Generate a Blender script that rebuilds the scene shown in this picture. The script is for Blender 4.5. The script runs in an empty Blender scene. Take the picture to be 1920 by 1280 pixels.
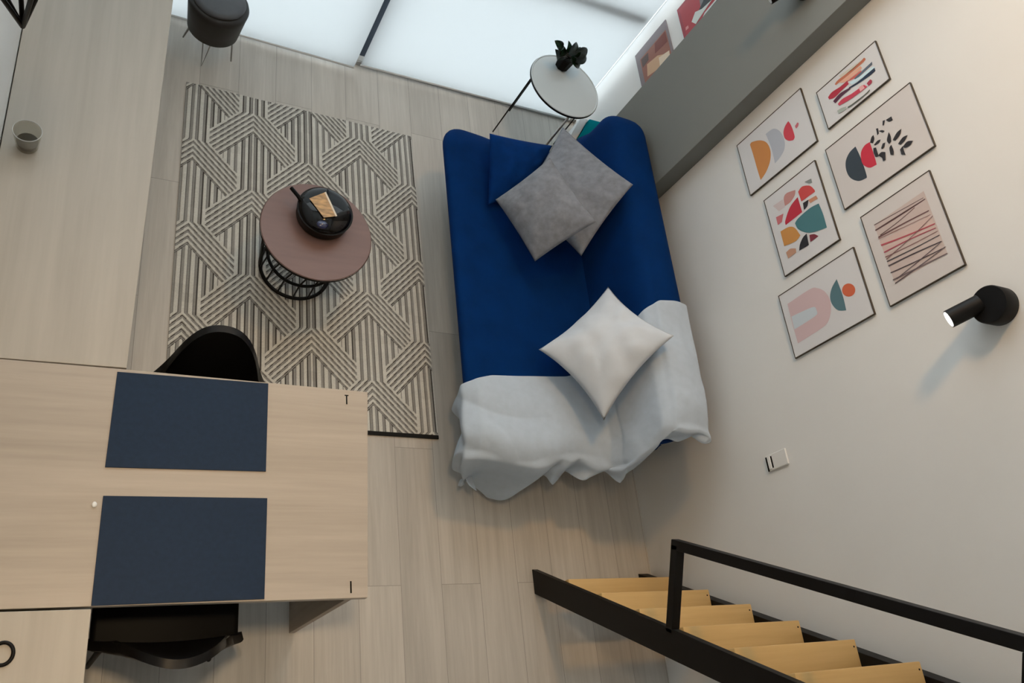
import bpy, bmesh, math, random
import numpy as np
from mathutils import Vector, Matrix, noise

S = bpy.context.scene
COL = S.collection
random.seed(7)

# ------------------------------------------------------------------ camera
CAM_H = 3.5
F_PX = 1572.418
R = np.array([[0.88477626, -0.10414776, 0.45422925],
              [0.10939535, -0.90105346, -0.41968479],
              [0.45299407, 0.42101771, -0.78583743]])
cd = bpy.data.cameras.new('camera')
cd.sensor_fit = 'HORIZONTAL'
cd.sensor_width = 36.0
cd.lens = F_PX * 36.0 / 1920.0
cd.clip_start = 0.02
cam = bpy.data.objects.new('camera', cd)
COL.objects.link(cam)
r0, r1, r2 = R
cam.matrix_world = Matrix(((r0[0], -r1[0], -r2[0], 0.0),
                           (r0[1], -r1[1], -r2[1], 0.0),
                           (r0[2], -r1[2], -r2[2], CAM_H),
                           (0, 0, 0, 1)))
S.camera = cam

# ------------------------------------------------------------------ world, lights, exposure
w = bpy.data.worlds.new('sky')
w.use_nodes = True
S.world = w
bg = w.node_tree.nodes['Background']
bg.inputs[0].default_value = (0.88, 0.95, 1.0, 1)
bg.inputs[1].default_value = 4.3
S.view_settings.view_transform = 'Standard'
S.view_settings.look = 'None'
S.view_settings.gamma = 1.0
S.view_settings.exposure = 0.12


def lamp(name, kind, loc, energy, color, size=0.1, target=None, **kw):
    l = bpy.data.lights.new(name, kind)
    l.energy = energy
    l.color = color
    if kind == 'AREA':
        l.shape = 'DISK'
        l.size = size
    else:
        l.shadow_soft_size = size
    for k, v in kw.items():
        setattr(l, k, v)
    o = bpy.data.objects.new(name, l)
    COL.objects.link(o)
    o.location = loc
    if target is not None:
        o.rotation_euler = (Vector(target) - Vector(loc)).to_track_quat('-Z', 'Y').to_euler()
    return o


WARM = (1.0, 0.80, 0.55)
lamp('ceiling_lamp_light', 'AREA', (1.30, 2.55, 4.45), 14.5, (1.0, 0.57, 0.20), 0.35, (2.66, 1.55, 2.0), spread=1.9)
lamp('kitchen_lamp_light', 'AREA', (-0.05, 0.35, 4.45), 7.0, (1.0, 0.72, 0.42), 0.30, (0.30, 0.60, 0), spread=1.25)

XW = 2.666          # right wall plane
YW = 3.56           # window plane
XL = -0.318         # left wall plane
ZT = 0.797          # worktop height


def ray(px, py):
    c = np.array([(px - 960) / F_PX, (py - 640) / F_PX, 1.0])
    return R.T @ c


def atz(px, py, z):
    r = ray(px, py)
    return Vector(np.array([0, 0, CAM_H]) + r * ((z - CAM_H) / r[2]))


def atx(px, py, x):
    r = ray(px, py)
    return Vector(np.array([0, 0, CAM_H]) + r * (x / r[0]))


# ------------------------------------------------------------------ materials
def srgb(c):
    return tuple((v / 255 / 12.92) if v / 255 <= 0.04045 else ((v / 255 + 0.055) / 1.055) ** 2.4 for v in c)


def mat(name, col, rough=0.6, metal=0.0, spec=0.5, noise_amt=0.0, noise_scale=20.0, bump=0.0, coat=0.0,
        stretch=(1, 1, 1), sheen=0.0):
    m = bpy.data.materials.new(name)
    m.use_nodes = True
    nt = m.node_tree
    b = nt.nodes['Principled BSDF']
    b.inputs['Base Color'].default_value = (*col, 1)
    b.inputs['Roughness'].default_value = rough
    b.inputs['Metallic'].default_value = metal
    b.inputs['Specular IOR Level'].default_value = spec
    b.inputs['Coat Weight'].default_value = coat
    b.inputs['Sheen Weight'].default_value = sheen
    if noise_amt or bump:
        tc = nt.nodes.new('ShaderNodeTexCoord')
        mp = nt.nodes.new('ShaderNodeMapping')
        mp.inputs['Scale'].default_value = stretch
        nz = nt.nodes.new('ShaderNodeTexNoise')
        nz.inputs['Scale'].default_value = noise_scale
        nz.inputs['Detail'].default_value = 5
        nt.links.new(tc.outputs['Object'], mp.inputs[0])
        nt.links.new(mp.outputs[0], nz.inputs['Vector'])
        if noise_amt:
            rp = nt.nodes.new('ShaderNodeValToRGB')
            a = [max(0, v * (1 - noise_amt)) for v in col]
            c = [min(1, v * (1 + noise_amt)) for v in col]
            rp.color_ramp.elements[0].color = (*a, 1)
            rp.color_ramp.elements[1].color = (*c, 1)
            rp.color_ramp.elements[0].position = 0.3
            rp.color_ramp.elements[1].position = 0.7
            nt.links.new(nz.outputs['Fac'], rp.inputs[0])
            nt.links.new(rp.outputs[0], b.inputs['Base Color'])
        if bump:
            bp = nt.nodes.new('ShaderNodeBump')
            bp.inputs['Strength'].default_value = bump
            bp.inputs['Distance'].default_value = 0.01
            nt.links.new(nz.outputs['Fac'], bp.inputs['Height'])
            nt.links.new(bp.outputs[0], b.inputs['Normal'])
    return m


def wood(name, base, dark, axis='Y', rough=0.45, scale=1.0, plank=None, contrast=1.0):
    """Grain along axis; plank=(width,length) adds boards with thin joints."""
    m = bpy.data.materials.new(name)
    m.use_nodes = True
    nt = m.node_tree
    N, L = nt.nodes, nt.links
    b = N['Principled BSDF']
    b.inputs['Roughness'].default_value = rough
    b.inputs['Specular IOR Level'].default_value = 0.35
    tc = N.new('ShaderNodeTexCoord')
    mp = N.new('ShaderNodeMapping')
    sc = {'X': (0.7, 14, 14), 'Y': (14, 0.7, 14), 'Z': (14, 14, 0.7)}[axis]
    mp.inputs['Scale'].default_value = [v * scale for v in sc]
    L.new(tc.outputs['Object'], mp.inputs[0])
    n1 = N.new('ShaderNodeTexNoise')
    n1.inputs['Scale'].default_value = 1.0
    n1.inputs['Detail'].default_value = 6
    n1.inputs['Roughness'].default_value = 0.65
    n1.inputs['Distortion'].default_value = 0.4
    n2 = N.new('ShaderNodeTexNoise')
    n2.inputs['Scale'].default_value = 6.0
    n2.inputs['Detail'].default_value = 3
    vec = mp.outputs[0]
    if plank:
        bk = N.new('ShaderNodeTexBrick')
        mp2 = N.new('ShaderNodeMapping')
        mp2.inputs['Rotation'].default_value = (0, 0, math.pi / 2)
        L.new(tc.outputs['Object'], mp2.inputs[0])
        L.new(mp2.outputs[0], bk.inputs['Vector'])
        bk.inputs['Scale'].default_value = 1.0
        bk.inputs['Brick Width'].default_value = plank[1]
        bk.inputs['Row Height'].default_value = plank[0]
        bk.inputs['Mortar Size'].default_value = 0.0012
        bk.inputs['Color1'].default_value = (0, 0, 0, 1)
        bk.inputs['Color2'].default_value = (1, 1, 1, 1)
        bk.inputs['Mortar'].default_value = (0.5, 0.5, 0.5, 1)
        ad = N.new('ShaderNodeVectorMath')
        ad.operation = 'ADD'
        ml = N.new('ShaderNodeVectorMath')
        ml.operation = 'SCALE'
        ml.inputs['Scale'].default_value = 9.0
        L.new(bk.outputs['Color'], ml.inputs[0])
        L.new(mp.outputs[0], ad.inputs[0])
        L.new(ml.outputs[0], ad.inputs[1])
        vec = ad.outputs[0]
    L.new(vec, n1.inputs['Vector'])
    L.new(vec, n2.inputs['Vector'])
    mx = N.new('ShaderNodeMix')
    mx.data_type = 'FLOAT'
    mx.inputs[0].default_value = 0.3
    L.new(n1.outputs['Fac'], mx.inputs[2])
    L.new(n2.outputs['Fac'], mx.inputs[3])
    rp = N.new('ShaderNodeValToRGB')
    rp.color_ramp.elements[0].position = 0.5 - 0.22 / contrast
    rp.color_ramp.elements[1].position = 0.5 + 0.14 / contrast
    rp.color_ramp.elements[0].color = (*dark, 1)
    rp.color_ramp.elements[1].color = (*base, 1)
    L.new(mx.outputs[0], rp.inputs[0])
    out = rp.outputs[0]
    if plank:
        hs = N.new('ShaderNodeHueSaturation')
        mr = N.new('ShaderNodeMapRange')
        mr.inputs[3].default_value = 0.93
        mr.inputs[4].default_value = 1.06
        L.new(bk.outputs['Color'], mr.inputs[0])
        L.new(mr.outputs[0], hs.inputs['Value'])
        L.new(out, hs.inputs['Color'])
        jm = N.new('ShaderNodeMix')
        jm.data_type = 'RGBA'
        L.new(bk.outputs['Fac'], jm.inputs[0])
        L.new(hs.outputs[0], jm.inputs[6])
        jm.inputs[7].default_value = (*[v * 0.72 for v in dark], 1)
        out = jm.outputs[2]
    L.new(out, b.inputs['Base Color'])
    return m


M = {}
M['floor'] = wood('oak_floor', (0.575, 0.54, 0.49), (0.415, 0.385, 0.345), 'Y', 0.5, 1.0, (0.19, 1.25), 1.0)
M['top_y'] = wood('pale_oak_laminate_lengthways', (0.49, 0.445, 0.385), (0.345, 0.31, 0.262), 'Y', 0.42, 0.55, None, 0.62)
M['top_x'] = wood('pale_oak_laminate_crossways', (0.47, 0.405, 0.338), (0.335, 0.285, 0.235), 'X', 0.42, 0.75, None, 0.75)
M['panel'] = wood('oak_panel', (0.40, 0.33, 0.26), (0.28, 0.225, 0.17), 'Z', 0.5, 0.8, None, 0.8)
M['pine'] = wood('pine', (0.66, 0.44, 0.19), (0.50, 0.31, 0.11), 'X', 0.45, 0.8, None, 0.7)
M['plaster'] = mat('white_plaster', (0.72, 0.715, 0.70), 0.85, noise_amt=0.015, noise_scale=3, bump=0.03)
M['grey_paint'] = mat('grey_paint', (0.20, 0.20, 0.185), 0.8, noise_amt=0.02, noise_scale=3)
M['ceiling'] = mat('ceiling_white', (0.8, 0.8, 0.78), 0.9)
M['frame_dark'] = mat('dark_blue_window_frame', (0.035, 0.05, 0.075), 0.45)
M['sill'] = mat('grey_window_rail', (0.36, 0.35, 0.33), 0.5)
M['black'] = mat('black_metal', (0.0035, 0.0035, 0.004), 0.5, spec=0.2, noise_amt=0.05, noise_scale=40)
M['black_plastic'] = mat('black_plastic', (0.0028, 0.0028, 0.003), 0.55, spec=0.12)
M['black_shell'] = mat('black_satin_shell', (0.0045, 0.0045, 0.005), 0.4, spec=0.2)
M['chrome'] = mat('brushed_steel', (0.45, 0.43, 0.40), 0.35, metal=0.9)
M['navy'] = mat('navy_velvet', (0.0010, 0.023, 0.110), 0.85, spec=0.06, noise_amt=0.12, noise_scale=9, bump=0.05)
M['navy2'] = mat('deep_blue_velvet', (0.0012, 0.025, 0.125), 0.85, spec=0.06, noise_amt=0.2, noise_scale=12, bump=0.1)
M['grey_fab'] = mat('grey_plush', (0.205, 0.218, 0.250), 0.95, spec=0.1, noise_amt=0.16, noise_scale=30, bump=0.25, sheen=0.1)
M['white_fab'] = mat('cream_cotton', (0.545, 0.585, 0.635), 0.9, spec=0.1, noise_amt=0.03, noise_scale=14, bump=0.1)
M['sheet'] = mat('pale_grey_cotton', (0.445, 0.52, 0.61), 0.9, spec=0.1, noise_amt=0.03, noise_scale=30, bump=0.08)
M['mat_slate'] = mat('slate_leatherette', (0.010, 0.024, 0.052), 0.6, spec=0.2, noise_amt=0.08, noise_scale=60, bump=0.05)
M['walnut'] = mat('walnut_veneer', (0.185, 0.108, 0.095), 0.42, noise_amt=0.06, noise_scale=4, stretch=(1, 9, 1))
M['gloss_black'] = mat('black_glossy_enamel', (0.003, 0.003, 0.004), 0.07, spec=0.35)
M['gloss_blue'] = mat('dark_blue_reflection', (0.01, 0.015, 0.07), 0.08, spec=0.7, coat=0.5)
M['gold'] = mat('gold_brown_reflection', (0.42, 0.24, 0.09), 0.35, noise_amt=0.5, noise_scale=25, stretch=(1, 3, 1))
M['cream'] = mat('cream_reflection_edge', (0.70, 0.62, 0.50), 0.5)
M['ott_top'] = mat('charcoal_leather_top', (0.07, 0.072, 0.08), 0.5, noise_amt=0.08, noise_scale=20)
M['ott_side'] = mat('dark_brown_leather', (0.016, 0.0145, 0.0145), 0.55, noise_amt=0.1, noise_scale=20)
M['table_white'] = mat('white_lacquer', (0.57, 0.63, 0.655), 0.35)
M['leaf'] = mat('dark_green_leaf', (0.012, 0.045, 0.022), 0.22, noise_amt=0.3, noise_scale=30)
M['leaf_pale'] = mat('grey_green_leaf', (0.09, 0.12, 0.12), 0.4, noise_amt=0.3, noise_scale=30)
M['teal'] = mat('teal_fabric', (0.0, 0.19, 0.25), 0.9, spec=0.03)
M['white'] = mat('white_plastic', (0.75, 0.75, 0.74), 0.45)
M['bluegrey'] = mat('blue_grey_fabric', (0.28, 0.32, 0.37), 0.7)
M['soil'] = mat('soil', (0.02, 0.014, 0.01), 0.95)
M['paper'] = mat('white_paper', (0.66, 0.65, 0.66), 0.6)
M['paper_warm'] = mat('warm_paper', (0.62, 0.58, 0.565), 0.6)
M['frame_wood'] = mat('dark_frame_edge', (0.05, 0.035, 0.02), 0.5)
M['black_bind'] = mat('black_binding', (0.004, 0.004, 0.004), 0.9)


def flat(name, rgb, rough=0.6):
    key = 'ink_' + name
    if key not in M:
        M[key] = mat(key, srgb(rgb), rough)
    return M[key]


def glass_mat(name, tint=(1, 1, 1), gloss=0.08):
    m = bpy.data.materials.new(name)
    m.use_nodes = True
    nt = m.node_tree
    nt.nodes.clear()
    o = nt.nodes.new('ShaderNodeOutputMaterial')
    t = nt.nodes.new('ShaderNodeBsdfTransparent')
    t.inputs[0].default_value = (*tint, 1)
    g = nt.nodes.new('ShaderNodeBsdfGlossy')
    g.inputs['Roughness'].default_value = 0.03
    f = nt.nodes.new('ShaderNodeLayerWeight')
    f.inputs[0].default_value = 0.35
    mr = nt.nodes.new('ShaderNodeMapRange')
    mr.inputs[3].default_value = gloss
    mr.inputs[4].default_value = 0.75 if gloss < 0.1 else 0.30
    nt.links.new(f.outputs['Facing'], mr.inputs[0])
    x = nt.nodes.new('ShaderNodeMixShader')
    nt.links.new(mr.outputs[0], x.inputs[0])
    nt.links.new(t.outputs[0], x.inputs[1])
    nt.links.new(g.outputs[0], x.inputs[2])
    nt.links.new(x.outputs[0], o.inputs[0])
    return m


M['pane'] = glass_mat('window_glass', (0.96, 0.98, 0.98), 0.04)
M['glass'] = glass_mat('tumbler_glass', (0.93, 0.92, 0.88), 0.12)


def blind_mat():
    m = bpy.data.materials.new('translucent_blind_fabric')
    m.use_nodes = True
    nt = m.node_tree
    nt.nodes.clear()
    o = nt.nodes.new('ShaderNodeOutputMaterial')
    d = nt.nodes.new('ShaderNodeBsdfDiffuse')
    d.inputs[0].default_value = (0.62, 0.64, 0.65, 1)
    t = nt.nodes.new('ShaderNodeBsdfTranslucent')
    t.inputs[0].default_value = (0.495, 0.51, 0.515, 1)
    x = nt.nodes.new('ShaderNodeMixShader')
    x.inputs[0].default_value = 0.55
    nt.links.new(d.outputs[0], x.inputs[1])
    nt.links.new(t.outputs[0], x.inputs[2])
    nt.links.new(x.outputs[0], o.inputs[0])
    return m


M['blind'] = blind_mat()


def emit_mat(name, col, strength):
    m = bpy.data.materials.new(name)
    m.use_nodes = True
    nt = m.node_tree
    nt.nodes.clear()
    o = nt.nodes.new('ShaderNodeOutputMaterial')
    e = nt.nodes.new('ShaderNodeEmission')
    e.inputs[0].default_value = (*col, 1)
    e.inputs[1].default_value = strength
    nt.links.new(e.outputs[0], o.inputs[0])
    return m


M['bulb'] = emit_mat('lit_bulb', (1.0, 0.97, 0.9), 6.0)

# ------------------------------------------------------------------ mesh helpers


def bx(bm, x0, x1, y0, y1, z0, z1, bev=0.0, seg=2):
    ret = bmesh.ops.create_cube(bm, size=1.0)
    vs = ret['verts']
    for v in vs:
        v.co = Vector((x0 + (v.co.x + 0.5) * (x1 - x0), y0 + (v.co.y + 0.5) * (y1 - y0), z0 + (v.co.z + 0.5) * (z1 - z0)))
    if bev > 0:
        es = list({e for v in vs for e in v.link_edges})
        bmesh.ops.bevel(bm, geom=es, offset=bev, segments=seg, profile=0.5, affect='EDGES')
    return bm


def box(x0, x1, y0, y1, z0, z1, bev=0.0, seg=2):
    return bx(bmesh.new(), x0, x1, y0, y1, z0, z1, bev, seg)


def prism(bm, pts, depth_vec, bev=0.0):
    """Extrude the closed polygon pts (3D) along depth_vec."""
    a = [bm.verts.new(p) for p in pts]
    d = Vector(depth_vec)
    c = [bm.verts.new(Vector(p) + d) for p in pts]
    bm.faces.new(a)
    bm.faces.new(c[::-1])
    n = len(a)
    for i in range(n):
        bm.faces.new((a[i], c[i], c[(i + 1) % n], a[(i + 1) % n]))
    bmesh.ops.recalc_face_normals(bm, faces=bm.faces[:])
    if bev:
        bmesh.ops.bevel(bm, geom=bm.edges[:], offset=bev, segments=2, profile=0.5, affect='EDGES')
    return bm


def tube(bm, pts, r, seg=10, closed=False, r_end=None):
    pts = [Vector(p) for p in pts]
    n = len(pts)
    rings = []
    up = None
    for i, p in enumerate(pts):
        if closed:
            t = (pts[(i + 1) % n] - pts[i - 1]).normalized()
        else:
            t = (pts[min(i + 1, n - 1)] - pts[max(i - 1, 0)]).normalized()
        if up is None:
            up = Vector((0, 0, 1)) if abs(t.z) < 0.9 else Vector((1, 0, 0))
        a = t.cross(up)
        if a.length < 1e-5:
            a = t.orthogonal()
        a.normalize()
        b = t.cross(a).normalized()
        up = -b if False else up
        rr = r if r_end is None else r + (r_end - r) * i / (n - 1)
        rings.append([bm.verts.new(p + a * (rr * math.cos(2 * math.pi * k / seg)) + b * (rr * math.sin(2 * math.pi * k / seg)))
                      for k in range(seg)])
    m = n if closed else n - 1
    for i in range(m):
        A, B = rings[i], rings[(i + 1) % n]
        for k in range(seg):
            bm.faces.new((A[k], A[(k + 1) % seg], B[(k + 1) % seg], B[k]))
    if not closed:
        bm.faces.new(rings[0][::-1])
        bm.faces.new(rings[-1])
    bmesh.ops.recalc_face_normals(bm, faces=bm.faces[:])
    return bm


def lathe(bm, prof, c=(0, 0, 0), seg=48, axis='Z'):
    """prof: list of (r, h); caps where r == 0."""
    c = Vector(c)

    def pt(r, h, a):
        if axis == 'Z':
            return c + Vector((r * math.cos(a), r * math.sin(a), h))
        return c + Vector((-h, r * math.cos(a), r * math.sin(a)))   # axis out of the right wall
    rings = []
    for r, h in prof:
        if r <= 1e-6:
            rings.append([bm.verts.new(pt(0, h, 0))])
        else:
            rings.append([bm.verts.new(pt(r, h, 2 * math.pi * k / seg)) for k in range(seg)])
    for A, B in zip(rings, rings[1:]):
        for k in range(seg):
            k2 = (k + 1) % seg
            if len(A) == 1 and len(B) == 1:
                continue
            if len(A) == 1:
                bm.faces.new((A[0], B[k2], B[k]))
            elif len(B) == 1:
                bm.faces.new((A[k], A[k2], B[0]))
            else:
                bm.faces.new((A[k], A[k2], B[k2], B[k]))
    bmesh.ops.recalc_face_normals(bm, faces=bm.faces[:])
    return bm


def obj(name, bm, m, parent=None, smooth=False, angle=None):
    me = bpy.data.meshes.new(name)
    if isinstance(bm, bmesh.types.BMesh):
        bm.to_mesh(me)
        bm.free()
    else:
        v, f = bm
        me.from_pydata([tuple(p) for p in v], [], f)
    for mm in (m if isinstance(m, (list, tuple)) else [m]):
        me.materials.append(mm)
    o = bpy.data.objects.new(name, me)
    COL.objects.link(o)
    if smooth:
        for p in me.polygons:
            p.use_smooth = True
        if angle:
            try:
                me.set_sharp_from_angle(angle=math.radians(angle))
            except Exception:
                pass
    if parent is not None:
        o.parent = parent
        o.matrix_parent_inverse = Matrix.Identity(4)
        # children are authored in world coordinates: bring them under the parent's frame
        me.transform(parent_world(parent).inverted())
    return o


def parent_world(p):
    mt = Matrix.Identity(4)
    while p is not None:
        mt = Matrix.LocRotScale(p.location, p.rotation_euler, p.scale) @ mt
        p = p.parent
    return mt


def thing(name, label, cat, loc=(0, 0, 0), rotz=0.0, group=None):
    o = bpy.data.objects.new(name, None)
    o.empty_display_size = 0.1
    COL.objects.link(o)
    o.location = loc
    o.rotation_euler = (0, 0, rotz)
    o['label'] = label
    o['category'] = cat
    if group:
        o['group'] = group
    return o


def tag(o, label, cat, group=None):
    o['label'] = label
    o['category'] = cat
    if group:
        o['group'] = group
    return o


def struct(name, bm, m, parent=None):
    o = obj(name, bm, m, parent)
    if parent is None:
        o['kind'] = 'structure'
    return o


# ------------------------------------------------------------------ room shell
Y0, YB = -1.6, 3.66
ZC = 4.6
struct('floor', box(XL - 0.1, XW + 0.1, Y0 - 0.1, YB, -0.12, 0), M['floor'])
struct('ceiling', box(XL - 0.1, XW + 0.1, Y0 - 0.1, YB, ZC, ZC + 0.1), M['ceiling'])
struct('wall_right', box(XW, XW + 0.1, Y0, YB, 0, ZC), M['plaster'])
struct('wall_left', box(XL - 0.1, XL, Y0, YB, 0, ZC), M['plaster'])
struct('wall_back', box(XL - 0.1, XW + 0.1, Y0 - 0.1, Y0, 0, ZC), M['plaster'])
# grey pilaster standing proud of the right wall
struct('trim_1', box(2.566, XW + 0.001, 2.515, 3.129, 0, ZC, 0.002), M['grey_paint'])
# edge of the loft slab the camera stands on
struct('trim_2', box(XL, XW, Y0, -0.36, 2.2, 2.4), M['ceiling'])

win = bpy.data.objects.new('window_1', None)
COL.objects.link(win)
win['kind'] = 'structure'
win.location = (1.2, YW, 0)
bm = bmesh.new()
bx(bm, XL, XW, 3.525, 3.61, 0.0, 0.032, 0.003)
bx(bm, XL, XW, 3.53, 3.61, ZC - 0.1, ZC)
obj('window_rail', bm, M['sill'], win)
obj('mullion', box(1.192, 1.236, 3.535, 3.60, 0.07, ZC - 0.1), M['frame_dark'], win)
obj('mullion_foot', box(1.19, 1.245, 3.535, 3.60, 0.032, 0.07), M['white'], win)
obj('transom', box(1.24, 2.60, 3.545, 3.60, 0.865, 0.93), M['sill'], win)
obj('pane', box(XL, 1.195, 3.575, 3.581, 0.03, ZC - 0.1), M['pane'], win)
obj('pane', box(1.24, XW, 3.575, 3.581, 0.03, ZC - 0.1), M['pane'], win)


ZBL = 2.05      # the blinds are drawn up to here, clear glass above


def blind(x0, y0, x1, y1, z0, label):
    t = thing('roller_blind', label, 'blind', (x0, y0, z0), 0, 'roller blinds over the window')
    bm = bmesh.new()
    n = 14
    prev = None
    for i in range(n + 1):
        k = i / n
        x, y = x0 + (x1 - x0) * k, y0 + (y1 - y0) * k + 0.002 * math.sin(k * 9)
        a = bm.verts.new((x, y, z0))
        b = bm.verts.new((x, y, ZBL))
        if prev:
            bm.faces.new((prev[0], a, b, prev[1]))
        prev = (a, b)
    obj('blind_fabric', bm, M['blind'], t, True)
    bm = bmesh.new()
    tube(bm, [(x0, y0, z0), (x1, y1, z0)], 0.006, 8)
    obj('bottom_bar', bm, M['white'], t, True)
    bm = bmesh.new()
    tube(bm, [(x0, y0, ZBL + 0.02), (x1, y1, ZBL + 0.02)], 0.03, 12)
    obj('roller_tube', bm, M['white'], t, True)
    return t


blind(-0.2, 3.513, 1.184, 3.475, 0.028, 'narrower pale roller blind behind the round dark ottoman, left of the dark mullion')
blind(1.222, 3.500, 2.612, 3.515, 0.034, 'wide pale roller blind behind the white side table and plant')

# ------------------------------------------------------------------ kitchen run and peninsula
ct = thing('kitchen_counter', 'long pale oak counter running along the left wall to the window', 'counter', (XL, 1.2, 0))
bm = bmesh.new()
prism(bm, [(XL + 0.004, 1.1775, ZT - 0.035), (0.134, 1.1815, ZT - 0.035), (0.187, 3.44, ZT - 0.035), (XL + 0.004, 3.44, ZT - 0.035)], (0, 0, 0.035), 0.0015)
obj('worktop', bm, M['top_y'], ct)
obj('cabinet_body', box(XL + 0.004, 0.10, 1.20, 3.42, 0.0, ZT - 0.035), M['panel'], ct)
bm = bmesh.new()
for k in range(4):
    bx(bm, 0.10, 0.118, 1.205 + k * 0.553, 1.205 + k * 0.553 + 0.547, 0.09, ZT - 0.04, 0.002)
obj('cabinet_front', bm, M['top_y'], ct)

pt = thing('peninsula_table', 'pale oak peninsula dining table jutting into the room with two placemats on it', 'table', (0.3, 0.8, 0))
bm = bmesh.new()
prism(bm, [(XL + 0.004, 0.4445, ZT - 0.03), (0.911, 0.4465, ZT - 0.03), (0.934, 1.1695, ZT - 0.03), (0.105, 1.1765, ZT - 0.03), (XL + 0.004, 1.1745, ZT - 0.03)], (0, 0, 0.03), 0.0012)
obj('tabletop', bm, M['top_x'], pt)
obj('end_panel', box(0.850, 0.872, 0.450, 1.160, 0.0, ZT - 0.03, 0.001), M['panel'], pt)
for (ya, yb, cap) in ((1.115, 1.151, 1.148), (0.462, 0.500, None)):
    bm = box(0.8525, 0.8575, ya, yb, ZT - 0.004, ZT + 0.0006)
    if cap:
        bx(bm, 0.848, 0.862, yb - 0.004, yb, ZT - 0.004, ZT + 0.0006)
    obj('joint_slot', bm, M['black_plastic'], pt)
obj('support_panel', box(XL + 0.01, 0.06, 0.52, 1.16, 0.0, ZT - 0.03), M['panel'], pt)

cb = thing('base_cabinet', 'pale wooden cabinet beside the near end of the peninsula table', 'cabinet', (-0.1, 0.2, 0))
bm = bmesh.new()
bx(bm, XL + 0.004, 0.104, -0.34, 0.4385, ZT - 0.022, ZT - 0.001, 0.002)
obj('cabinet_top', bm, M['top_y'], cb)
obj('cabinet_body', box(XL + 0.004, 0.085, -0.34, 0.43, 0.0, ZT - 0.022), M['panel'], cb)
bm = bmesh.new()
ringc = Vector((-0.097, 0.330, ZT + 0.004))
tube(bm, [ringc + Vector((0.0245 * math.cos(a), 0.0285 * math.sin(a), 0)) for a in np.linspace(0, 2 * math.pi, 33)[:-1]], 0.0050, 10, True)
tag(obj('black_ring', bm, M['black'], None, True), 'small black ring lying on the pale cabinet at the left edge', 'ring')


def placemat(corners, label):
    bm = bmesh.new()
    prism(bm, [(*c, ZT + 0.0004) for c in corners], (0, 0, 0.0045), 0.001)
    tag(obj('placemat', bm, M['mat_slate']), label, 'placemat', 'slate placemats on the peninsula table')


placemat([(0.101, 0.850), (0.577, 0.856), (0.579, 1.168), (0.108, 1.164)], 'slate blue rectangular placemat beside the rug and the farther black chair')
placemat([(0.102, 0.446), (0.580, 0.451), (0.583, 0.767), (0.104, 0.762)], 'slate blue rectangular placemat nearer the pale cabinet and the nearer black chair')

bm = bmesh.new()
bmesh.ops.create_uvsphere(bm, u_segments=12, v_segments=8, radius=0.007)
for v in bm.verts:
    v.co = Vector((v.co.x, v.co.y * 1.3, v.co.z * 0.6)) + Vector((0.083, 0.735, ZT + 0.0044))
tag(obj('adhesive_hook', bm, M['white'], None, True), 'tiny white plastic hook beside the nearer placemat', 'hook')

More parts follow.
